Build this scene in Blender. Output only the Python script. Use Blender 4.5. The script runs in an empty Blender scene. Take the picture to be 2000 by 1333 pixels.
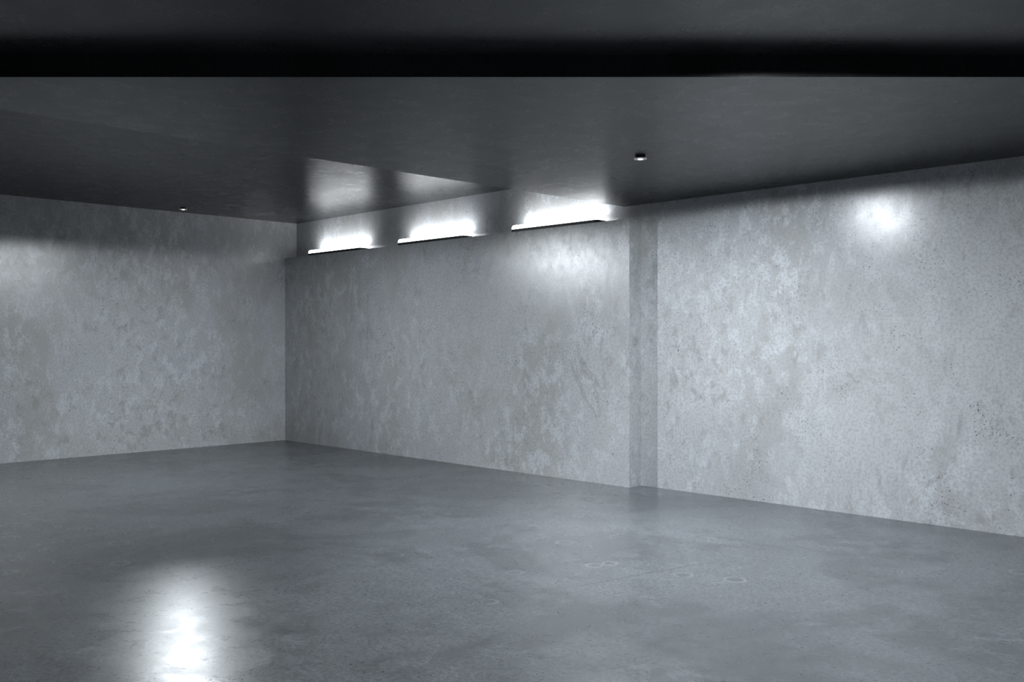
import bpy, bmesh, math
from mathutils import Vector

S = bpy.context.scene
COL = S.collection
R = math.radians

# ------------------------------------------------------------------ helpers
def link_mesh(name, bm, mat, parent=None, smooth=False):
    me = bpy.data.meshes.new(name)
    bmesh.ops.recalc_face_normals(bm, faces=bm.faces)
    bm.to_mesh(me); bm.free()
    if smooth:
        for p in me.polygons: p.use_smooth = True
    me.materials.append(mat)
    o = bpy.data.objects.new(name, me)
    COL.objects.link(o)
    if parent: o.parent = parent
    return o

def prism(bm, pts, z0, z1):
    lo = [bm.verts.new((x, y, z0)) for x, y in pts]
    hi = [bm.verts.new((x, y, z1)) for x, y in pts]
    n = len(pts)
    bm.faces.new(lo[::-1]); bm.faces.new(hi)
    for i in range(n):
        bm.faces.new((lo[i], lo[(i + 1) % n], hi[(i + 1) % n], hi[i]))

def box(bm, x0, x1, y0, y1, z0, z1):
    prism(bm, [(x0, y0), (x1, y0), (x1, y1), (x0, y1)], z0, z1)

def lathe(bm, prof, n=48):
    """prof: (r, z) pairs from axis to axis, revolved about Z"""
    rings = []
    for r, z in prof:
        if r < 1e-6:
            rings.append([bm.verts.new((0, 0, z))])
        else:
            rings.append([bm.verts.new((r * math.cos(2 * math.pi * i / n), r * math.sin(2 * math.pi * i / n), z)) for i in range(n)])
    for a, b in zip(rings, rings[1:]):
        for i in range(n):
            j = (i + 1) % n
            if len(a) == 1 and len(b) == 1: continue
            if len(a) == 1: bm.faces.new((a[0], b[j], b[i]))
            elif len(b) == 1: bm.faces.new((a[i], a[j], b[0]))
            else: bm.faces.new((a[i], a[j], b[j], b[i]))

def structure(name, bm, mat, label=None):
    o = link_mesh(name, bm, mat)
    o['kind'] = 'structure'
    if label: o['label'] = label
    return o

def thing(name, label, cat, loc, rz=0.0, group=None):
    o = bpy.data.objects.new(name, None)
    o.empty_display_size = .1
    COL.objects.link(o)
    o.location = loc; o.rotation_euler = (0, 0, rz)
    o['label'] = label; o['category'] = cat
    if group: o['group'] = group
    return o

# ------------------------------------------------------------------ materials
class NT:
    def __init__(s, name):
        s.m = bpy.data.materials.new(name); s.m.use_nodes = True
        s.t = s.m.node_tree; s.n = s.t.nodes; s.l = s.t.links
        s.b = s.n['Principled BSDF']
        s.co = s.n.new('ShaderNodeTexCoord').outputs['Object']
    def put(s, sock, v):
        if isinstance(v, bpy.types.NodeSocket): s.l.new(v, sock)
        else: sock.default_value = v
    def mapping(s, scale=(1, 1, 1), rot=(0, 0, 0), loc=(0, 0, 0)):
        n = s.n.new('ShaderNodeMapping'); s.l.new(s.co, n.inputs['Vector'])
        n.inputs['Scale'].default_value = scale; n.inputs['Rotation'].default_value = rot; n.inputs['Location'].default_value = loc
        return n.outputs[0]
    def noise(s, scale, detail=6, rough=.55, dist=0, vec=None):
        n = s.n.new('ShaderNodeTexNoise')
        s.l.new(vec or s.co, n.inputs['Vector'])
        n.inputs['Scale'].default_value = scale; n.inputs['Detail'].default_value = detail
        n.inputs['Roughness'].default_value = rough; n.inputs['Distortion'].default_value = dist
        return n.outputs['Fac']
    def voronoi(s, scale, out='Distance', vec=None, feature='F1'):
        n = s.n.new('ShaderNodeTexVoronoi'); n.feature = feature
        s.l.new(vec or s.co, n.inputs['Vector']); n.inputs['Scale'].default_value = scale
        return n.outputs[out]
    def ramp(s, v, a, b, lo=0., hi=1.):
        n = s.n.new('ShaderNodeMapRange'); n.interpolation_type = 'SMOOTHSTEP'
        s.l.new(v, n.inputs['Value'])
        for k, x in (('From Min', a), ('From Max', b), ('To Min', lo), ('To Max', hi)): n.inputs[k].default_value = x
        return n.outputs[0]
    def math(s, op, a, b=0.):
        n = s.n.new('ShaderNodeMath'); n.operation = op
        s.put(n.inputs[0], a); s.put(n.inputs[1], b)
        return n.outputs[0]
    def mix(s, fac, a, b, mode='MIX'):
        n = s.n.new('ShaderNodeMix'); n.data_type = 'RGBA'; n.blend_type = mode
        s.put(n.inputs[0], fac)
        for k, v in ((6, a), (7, b)):
            s.put(n.inputs[k], v if isinstance(v, bpy.types.NodeSocket) else (*v, 1))
        return n.outputs[2]
    def bump(s, height, strength, dist, nrm=None):
        n = s.n.new('ShaderNodeBump'); s.put(n.inputs['Height'], height)
        n.inputs['Strength'].default_value = strength; n.inputs['Distance'].default_value = dist
        if nrm: s.l.new(nrm, n.inputs['Normal'])
        return n.outputs[0]
    def dist_to(s, x, y, sx=1., sy=1., vec=None):
        """planar distance on the floor from (x, y)"""
        sub = s.n.new('ShaderNodeVectorMath'); sub.operation = 'SUBTRACT'
        s.l.new(vec or s.co, sub.inputs[0]); sub.inputs[1].default_value = (x, y, 0)
        mul = s.n.new('ShaderNodeVectorMath'); mul.operation = 'MULTIPLY'
        s.l.new(sub.outputs[0], mul.inputs[0]); mul.inputs[1].default_value = (sx, sy, 0)
        ln = s.n.new('ShaderNodeVectorMath'); ln.operation = 'LENGTH'
        s.l.new(mul.outputs[0], ln.inputs[0])
        return ln.outputs['Value']

def g(v, t=(.965, 1., 1.045)): return tuple(v * k for k in t)

def wall_material():
    k = NT('plastered_concrete')
    diag = k.mapping((1.0, 1.0, .62), (R(30), R(30), 0))
    big = k.noise(.30, 3, .5, .3)
    mid = k.noise(.75, 7, .62, .6, diag)
    pat = k.noise(6.5, 8, .74, .15, diag)
    blot = k.noise(8.0, 8, .76, .2, k.mapping((1.0, 1.0, .7), (R(40), R(40), 0)))
    clus = k.noise(.55, 5, .6, .4)
    fine = k.noise(38, 2, .7)
    col = k.mix(k.ramp(big, .35, .65), g(WALL * .95, (.96, .995, 1.05)), g(WALL * 1.04, (.98, 1.0, 1.02)))
    col = k.mix(k.ramp(mid, .46, .62, 0, .7), col, g(WALL * .78, (1.0, .998, .985)))
    col = k.mix(k.math('MULTIPLY', k.ramp(pat, .48, .60, 0, .75), k.ramp(clus, .42, .58, .32, 1)), col, g(WALL * 1.28))
    col = k.mix(k.math('MULTIPLY', k.ramp(blot, .51, .63, 0, .6), k.ramp(k.noise(.7, 5, .6, .4, k.mapping(loc=(7, 3, 2))), .42, .60, .12, 1)), col, g(WALL * .60, (1.0, .985, .96)))
    # darker veins running down the plaster
    vein = k.ramp(k.math('ABSOLUTE', k.math('SUBTRACT', k.noise(.8, 8, .6, .8, diag), .5)), 0, .018, 1, 0)
    col = k.mix(k.math('MULTIPLY', k.math('MULTIPLY', vein, .5), k.ramp(k.noise(1.3, 3), .52, .68)), col, g(WALL * .55, (1.0, .98, .96)))
    # a few round stains
    st = k.voronoi(.9)
    col = k.mix(k.ramp(k.math('ADD', st, k.math('MULTIPLY', k.noise(9, 4), .05)), .075, .10, .32, 0), col, g(WALL * .55))
    col = k.mix(k.ramp(fine, .45, .62, 0, .42), col, g(WALL * .66))
    # pores
    warp = k.n.new('ShaderNodeVectorMath'); warp.operation = 'MULTIPLY_ADD'
    wn = k.n.new('ShaderNodeTexNoise'); wn.inputs['Scale'].default_value = 30; wn.inputs['Detail'].default_value = 2
    k.l.new(k.co, wn.inputs['Vector']); k.l.new(wn.outputs['Color'], warp.inputs[0])
    warp.inputs[1].default_value = (.05, .05, .05); k.l.new(k.co, warp.inputs[2])
    v = k.voronoi(46, vec=warp.outputs[0])
    size = k.ramp(k.noise(2.2, 5, .68), .40, .64, .03, .19)
    pore = k.ramp(k.math('SUBTRACT', v, size), -.02, .03, 1, 0)
    col = k.mix(k.math('MULTIPLY', pore, .85), col, g(.03))
    k.l.new(col, k.b.inputs['Base Color'])
    k.l.new(k.ramp(blot, .3, .7, .16, .25), k.b.inputs['Roughness'])
    k.b.inputs['Specular IOR Level'].default_value = .5
    hgt = k.math('ADD', k.math('MULTIPLY', k.noise(130, 3, .75), .50), k.math('MULTIPLY', pat, .36))
    b = k.bump(k.math('SUBTRACT', hgt, k.math('MULTIPLY', pore, 1.0)), 1., .001)
    k.l.new(b, k.b.inputs['Normal'])
    return k.m

def slab_material(name, base, rough=(.22, .34), rings=(), scratches=(), vecflip=False, fine_amt=.7, pat_amt=.6, pore_size=.17, ior=1.5):
    k = NT(name)
    g = lambda v: tuple(v * q for q in (.925, 1., 1.075))
    big = k.noise(.28, 4, .55, .4)
    mid = k.noise(.85, 8, .64, .6)
    pat = k.noise(4.5, 7, .70, .5)
    fine = k.noise(36, 2, .6)
    col = k.mix(k.ramp(big, .35, .65), g(base * .86), g(base * 1.12))
    col = k.mix(k.ramp(mid, .44, .60, 0, .8), col, g(base * .55))
    col = k.mix(k.math('MULTIPLY', k.ramp(pat, .46, .62, 0, pat_amt), k.ramp(k.noise(.6, 5, .6), .40, .58, .2, 1)), col, g(base * 1.55))
    col = k.mix(k.ramp(fine, .44, .62, 0, fine_amt), col, g(base * .58))
    col = k.mix(k.ramp(k.noise(85, 1, .5), .44, .60, 0, fine_amt * .8), col, g(base * .58))
    v = k.voronoi(23)
    size = k.ramp(k.noise(2.4, 5, .7), .40, .64, .02, pore_size)
    pore = k.ramp(k.math('SUBTRACT', v, size), -.02, .03, 1, 0)
    col = k.mix(k.math('MULTIPLY', pore, .85), col, g(base * .12))
    wob_n = k.math('MULTIPLY', k.math('SUBTRACT', k.noise(14, 3), .5), .03)
    gate = k.ramp(k.noise(9, 2), .33, .50, .25, 1)
    ring_sum = spot_sum = 0.
    for x, y, r, dark in rings:
        wob = k.math('ADD', k.dist_to(x, y), wob_n)
        ring_sum = k.math('ADD', ring_sum, k.ramp(k.math('ABSOLUTE', k.math('SUBTRACT', wob, r)), .004, .016, 1, 0))
        spot_sum = k.math('ADD', spot_sum, k.ramp(wob, r * .6, r, dark, 0))
    col = k.mix(k.math('MINIMUM', spot_sum, 1.), col, g(base * .62))
    col = k.mix(k.math('MULTIPLY', k.math('MINIMUM', k.math('MULTIPLY', ring_sum, .36), .36), gate), col, g(base * 2.2))
    for (x0, y0), (x1, y1) in scratches:
        a = math.atan2(y1 - y0, x1 - x0); L = math.hypot(x1 - x0, y1 - y0)
        m = k.n.new('ShaderNodeMapping'); m.vector_type = 'TEXTURE'
        k.l.new(k.co, m.inputs['Vector'])
        m.inputs['Location'].default_value = (x0, y0, 0); m.inputs['Rotation'].default_value = (0, 0, a)
        sp = k.n.new('ShaderNodeSeparateXYZ'); k.l.new(m.outputs[0], sp.inputs[0])
        yy = k.math('ADD', sp.outputs[1], k.math('MULTIPLY', k.math('SUBTRACT', k.noise(1.3, 1), .5), .10))
        across = k.ramp(k.math('ABSOLUTE', yy), .003, .010, 1, 0)
        along = k.math('MULTIPLY', k.ramp(sp.outputs[0], 0, .25), k.ramp(sp.outputs[0], L - .25, L, 1, 0))
        col = k.mix(k.math('MULTIPLY', k.math('MULTIPLY', across, along), k.math('MULTIPLY', gate, .8)), col, g(base * .35))
    k.l.new(col, k.b.inputs['Base Color'])
    k.l.new(k.ramp(pat, .3, .7, *rough), k.b.inputs['Roughness'])
    k.b.inputs['IOR'].default_value = ior
    hgt = k.math('SUBTRACT', k.math('MULTIPLY', k.noise(80, 3, .7), .30), k.math('MULTIPLY', pore, .6))
    b = k.bump(hgt, 1., .001)
    k.l.new(b, k.b.inputs['Normal'])
    return k.m

def plain(name, col, rough=.4, metal=0., emit=None, strength=0.):
    k = NT(name)
    c = k.mix(k.ramp(k.noise(60, 3), .3, .7, 0, .25), col, tuple(x * .8 for x in col))
    k.l.new(c, k.b.inputs['Base Color'])
    k.b.inputs['Roughness'].default_value = rough; k.b.inputs['Metallic'].default_value = metal
    if emit:
        k.b.inputs['Emission Color'].default_value = (*emit, 1); k.b.inputs['Emission Strength'].default_value = strength
    return k.m

WALL = .615
M_wall = wall_material()
M_floor = slab_material('power_floated_concrete_floor', .205, (.25, .34),
    rings=[(8.89, -3.80, .055, .25), (9.75, -3.03, .06, .75), (9.18, -3.12, .05, .7), (9.14, -3.25, .06, .2), (10.07, -2.89, .07, .6),
           (6.42, -6.31, .07, .3), (6.01, -5.35, .07, .2), (6.71, -5.63, .06, .6), (7.18, -.53, .07, .6), (7.50, -.40, .08, .7),
           (8.47, -2.82, .07, .2), (11.33, -1.30, .06, .3), (9.31, -4.43, .05, .2)],
    scratches=[((9.34, -4.25), (9.71, -2.40)), ((8.9, -3.75), (9.0, -2.9))])
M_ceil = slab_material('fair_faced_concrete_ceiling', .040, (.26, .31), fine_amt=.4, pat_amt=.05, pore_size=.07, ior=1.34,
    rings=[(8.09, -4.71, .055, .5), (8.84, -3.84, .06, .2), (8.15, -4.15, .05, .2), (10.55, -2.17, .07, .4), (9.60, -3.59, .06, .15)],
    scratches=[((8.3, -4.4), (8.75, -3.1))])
M_dark = plain('dark_grey_paint', (.32, .322, .326), .6)
M_black = plain('black_lacquered_metal', (.012, .013, .014), .4)
M_rim = plain('glowing_frosted_glass', (.5, .52, .54), .3, 0, (.95, .98, 1.), .12)
M_diffuser = plain('lit_opal_diffuser', (.8, .8, .8), .4, 0, (.95, .98, 1.), 6.)
M_lens = plain('lit_frosted_lens', (.8, .8, .8), .3, 0, (.95, .98, 1.), 4.)

# ------------------------------------------------------------------ the room
XMAX, YMIN = 22.0, -16.0
Z_SLAB, Z_REC, Z_FRONT, Z_TOP = 3.11, 3.515, 3.235, 3.85
XE = 6.81                                   # free edge of the lowered slab

bm = bmesh.new(); box(bm, -.3, XMAX + .3, YMIN - .3, .3, -.3, 0); structure('floor', bm, M_floor)
bm = bmesh.new(); box(bm, -.3, 0, YMIN - .3, .3, 0, Z_TOP); structure('wall_left', bm, M_wall)
bm = bmesh.new(); box(bm, 0, XMAX + .3, 0, .3, 0, Z_TOP); structure('wall_right', bm, M_wall)
bm = bmesh.new(); box(bm, XMAX, XMAX + .3, YMIN - .3, 0, 0, Z_TOP); structure('wall_back', bm, M_dark)
bm = bmesh.new(); box(bm, 0, XMAX, YMIN - .3, YMIN, 0, Z_TOP); structure('wall_front', bm, M_dark)
bm = bmesh.new(); box(bm, 0, 7.045, -.2136, 0, 0, 2.937); structure('wall_ledge', bm, M_wall)

bm = bmesh.new(); box(bm, 0, XE, YMIN, 0, Z_REC, Z_TOP); structure('ceiling', bm, M_ceil, 'raised strip of ceiling over the wall ledge and the left wall')
bm = bmesh.new(); box(bm, XE, XMAX, YMIN, 0, Z_FRONT, Z_TOP); structure('ceiling.001', bm, M_ceil, 'front part of the ceiling above the dark step')
CAM = Vector((13.594, -8.4554, 1.6)); YAW = R(45.4475)
fw = Vector((-math.sin(YAW), math.cos(YAW))); rt = Vector((math.cos(YAW), math.sin(YAW)))
# the slab's skewed front edge runs square to the view direction, 5.477 m out
D = 5.477
def on_line_x(x):
    t = (x - CAM.x - fw.x * D) / rt.x
    return (x, CAM.y + fw.y * D + rt.y * t)
def on_line_y(y):
    t = (y - CAM.y - fw.y * D) / rt.y
    return (CAM.x + fw.x * D + rt.x * t, y)
bm = bmesh.new(); prism(bm, [(XE, 0), on_line_x(XE), on_line_y(0)], Z_SLAB, Z_FRONT)
structure('ceiling_slab', bm, M_ceil, 'lowered ceiling slab with a skewed front step')

# ------------------------------------------------------------------ linear lamps on the ledge
ZL, YL = 2.937, -.2136
def bar_mesh(L, depth, z0, z1, r, n=10):
    """bar along X whose upper corners are rounded at both ends"""
    prof = [(0, z0), (L, z0)]
    r = min(r, z1 - z0)
    for i in range(n + 1):
        a = math.pi / 2 * i / n
        prof.append((L - r + r * math.cos(a), z1 - r + r * math.sin(a)))
    for i in range(n + 1):
        a = math.pi / 2 + math.pi / 2 * i / n
        prof.append((r + r * math.cos(a), z1 - r + r * math.sin(a)))
    out = []
    for p in prof:
        if not out or (abs(p[0] - out[-1][0]) + abs(p[1] - out[-1][1])) > 1e-6: out.append(p)
    bm = bmesh.new()
    a = [bm.verts.new((x, 0, z)) for x, z in out]; b = [bm.verts.new((x, depth, z)) for x, z in out]
    bm.faces.new(a); bm.faces.new(b[::-1])
    for i in range(len(out)):
        j = (i + 1) % len(out); bm.faces.new((a[i], a[j], b[j], b[i]))
    return bm

def tray_mesh(L, depth, h, r, n=8):
    pts = []
    for cx, cy, a0 in ((L - r, r, -90), (L - r, depth - r, 0), (r, depth - r, 90), (r, r, 180)):
        for i in range(n + 1):
            a = R(a0 + 90 * i / n); pts.append((cx + r * math.cos(a), cy + r * math.sin(a)))
    bm = bmesh.new(); prism(bm, pts, 0, h); return bm

LAMPS = [(.68, 'lit linear uplight on the wall ledge, nearest the left wall and the far corner'),
         (2.95, 'middle one of the three lit linear uplights on the wall ledge'),
         (5.21, 'lit linear uplight on the wall ledge, nearest the right end of the ledge')]
LEN, DEP = 1.385, .175
first = None
for x0, lab in LAMPS:
    if first is None:
        t = thing('linear_wall_light', lab, 'light', (x0, YL - .012, ZL), 0, 'linear uplights along the wall ledge')
        link_mesh('base', tray_mesh(LEN, DEP, .03, .025), M_black, t)['label'] = 'black metal base strip'
        dm = bar_mesh(LEN - .03, DEP - .008, .03, .078, .042)
        d = link_mesh('diffuser', dm, M_diffuser, t); d.location = (.015, .004, 0); d['label'] = 'glowing white diffuser'
        first = t
    else:
        t = first.copy(); COL.objects.link(t); t.location.x = x0; t['label'] = lab
        for c in first.children:
            q = c.copy(); COL.objects.link(q); q.parent = t

def area(name, loc, size_x, size_y, watts, spread, tilt, col=(.93, .97, 1.)):
    l = bpy.data.lights.new(name, 'AREA'); l.shape = 'RECTANGLE'; l.size = size_x; l.size_y = size_y
    l.energy = watts; l.spread = R(spread); l.color = col
    o = bpy.data.objects.new(name, l); COL.objects.link(o); o.location = loc
    o.rotation_euler = (R(180 - tilt), 0, 0)
    return o

def spot(name, loc, watts, angle, blend, aim=None, radius=.03, col=(.895, .955, 1.)):
    l = bpy.data.lights.new(name, 'SPOT'); l.energy = watts; l.spot_size = R(angle); l.spot_blend = blend
    l.shadow_soft_size = radius; l.color = col
    o = bpy.data.objects.new(name, l); COL.objects.link(o); o.location = loc
    if aim: o.rotation_euler = (Vector(aim) - Vector(loc)).to_track_quat('-Z', 'Y').to_euler()
    return o

def wash(name, loc, watts, base, c0=.01, c1=.10, aim=(1, 0), asym=0., radius=.03, col=(.895, .955, 1.)):
    """downlight whose candela curve falls off towards the ceiling; asym = 1 is a one-sided wall washer"""
    o = spot(name, loc, watts, 179, .01, None, radius, col)
    l = o.data; l.use_nodes = True; t = l.node_tree; n = t.nodes; k = t.links
    em = n['Emission']
    co = n.new('ShaderNodeTexCoord'); sp = n.new('ShaderNodeSeparateXYZ'); k.new(co.outputs['Normal'], sp.inputs[0])
    def M(op, a, b=0.):
        q = n.new('ShaderNodeMath'); q.operation = op
        for i, v in enumerate((a, b)):
            if isinstance(v, bpy.types.NodeSocket): k.new(v, q.inputs[i])
            else: q.inputs[i].default_value = v
        return q.outputs[0]
    c = M('ABSOLUTE', sp.outputs[2])
    mr = n.new('ShaderNodeMapRange'); mr.interpolation_type = 'SMOOTHSTEP'; k.new(c, mr.inputs['Value'])
    mr.inputs['From Min'].default_value = c0; mr.inputs['From Max'].default_value = c1
    f = M('MULTIPLY', mr.outputs[0], M('ADD', M('MULTIPLY', c, 1 - base), base))
    if asym:
        d = M('ADD', M('MULTIPLY', sp.outputs[0], aim[0]), M('MULTIPLY', sp.outputs[1], aim[1]))
        f = M('MULTIPLY', f, M('POWER', M('MAXIMUM', d, 0.), asym))
    k.new(f, em.inputs['Strength'])
    return o

E_LIN = 3.8
for x0, _ in LAMPS:
    area('uplight_tube', (x0 + LEN / 2, YL + .152, ZL + .081), LEN - .08, .03, E_LIN, 130, 8)

# ------------------------------------------------------------------ downlights
DZ = .034
def downlight(loc, label):
    t = thing('ceiling_downlight', label, 'light', loc, 0, 'surface downlights under the ceiling')
    bm = bmesh.new(); lathe(bm, [(0, 0), (.041, 0), (.041, -.020), (0, -.020)]); link_mesh('housing', bm, M_black, t)
    bm = bmesh.new(); lathe(bm, [(.020, -.020), (.050, -.020), (.0525, -.023), (.0525, -.026), (.050, -.028), (.022, -.028), (.020, -.026), (.020, -.020)])
    link_mesh('trim_ring', bm, M_rim, t)['label'] = 'frosted glass rim'
    bm = bmesh.new(); lathe(bm, [(0, -.0205), (.0205, -.0205), (.0205, -.028), (.016, -.0315), (.008, -.0325), (0, -.033)])
    link_mesh('lens', bm, M_lens, t, True)['label'] = 'glowing lens'
    return t

L1 = (8.765, -2.234); L2 = (.482, -2.170); L3 = (.42, -6.56); L4 = (11.58, -4.22); L6 = (6.40, -2.36); L_FILL = (16.6, -12.4)
downlight((*L1, Z_SLAB), 'small round downlight glowing under the lowered slab, right of the linear uplights')
downlight((*L2, Z_REC), 'small round downlight under the raised ceiling strip, close to the left wall')
downlight((*L3, Z_REC), 'small round downlight under the raised ceiling strip, outside the frame on the left')
downlight((*L4, Z_FRONT), 'small round downlight under the front ceiling, above the frame')
downlight((*L_FILL, Z_FRONT), 'added fill downlight under the front ceiling, unseen behind the viewpoint')  # invented fitting that carries the added rear fill
downlight((*L6, Z_REC), 'small round downlight under the raised ceiling strip, hidden behind the slab edge')

wash('downlight_lamp', (*L1, Z_SLAB - .05), 490, .11, c1=.08)
wash('downlight_lamp.001', (*L6, Z_REC - .05), 2800, .0, c0=.064, c1=.11, aim=(-.985, -.17), asym=5)
wash('downlight_lamp.002', (*L3, Z_REC - .05), 5900, .05, c0=.03, c1=.12, aim=(.80, .60), asym=6)
wash('downlight_lamp.003', (*L4, Z_FRONT - .05), 280, .10, c0=.05, c1=.08)
wash('added_rear_fill', (*L_FILL, Z_FRONT - .05), 700, .0, c0=.05, c1=.2)  # added unseen fill: brightens the rear room so the slab's front face lifts
spot('downlight_lamp.004', (*L2, Z_REC - .05), 370, 18, 1., aim=(10.35, -6.9, 0))

# ------------------------------------------------------------------ camera and view
cam = bpy.data.cameras.new('camera'); cam.sensor_width = 36; cam.lens = 1871 / 2000 * 36
cam.clip_start = .05; cam.clip_end = 100
co = bpy.data.objects.new('camera', cam); COL.objects.link(co)
co.location = CAM; co.rotation_euler = (R(90), 0, YAW)
S.camera = co

w = bpy.data.worlds.new('world'); S.world = w; w.use_nodes = True
w.node_tree.nodes['Background'].inputs['Color'].default_value = (0, 0, 0, 1)
S.cycles.max_bounces = 10; S.cycles.diffuse_bounces = 6; S.cycles.glossy_bounces = 5
S.cycles.sample_clamp_indirect = 8; S.cycles.blur_glossy = .3
S.view_settings.view_transform = 'Standard'; S.view_settings.look = 'None'
S.view_settings.exposure = 0.; S.view_settings.gamma = 1.; S.view_settings.use_curve_mapping = False
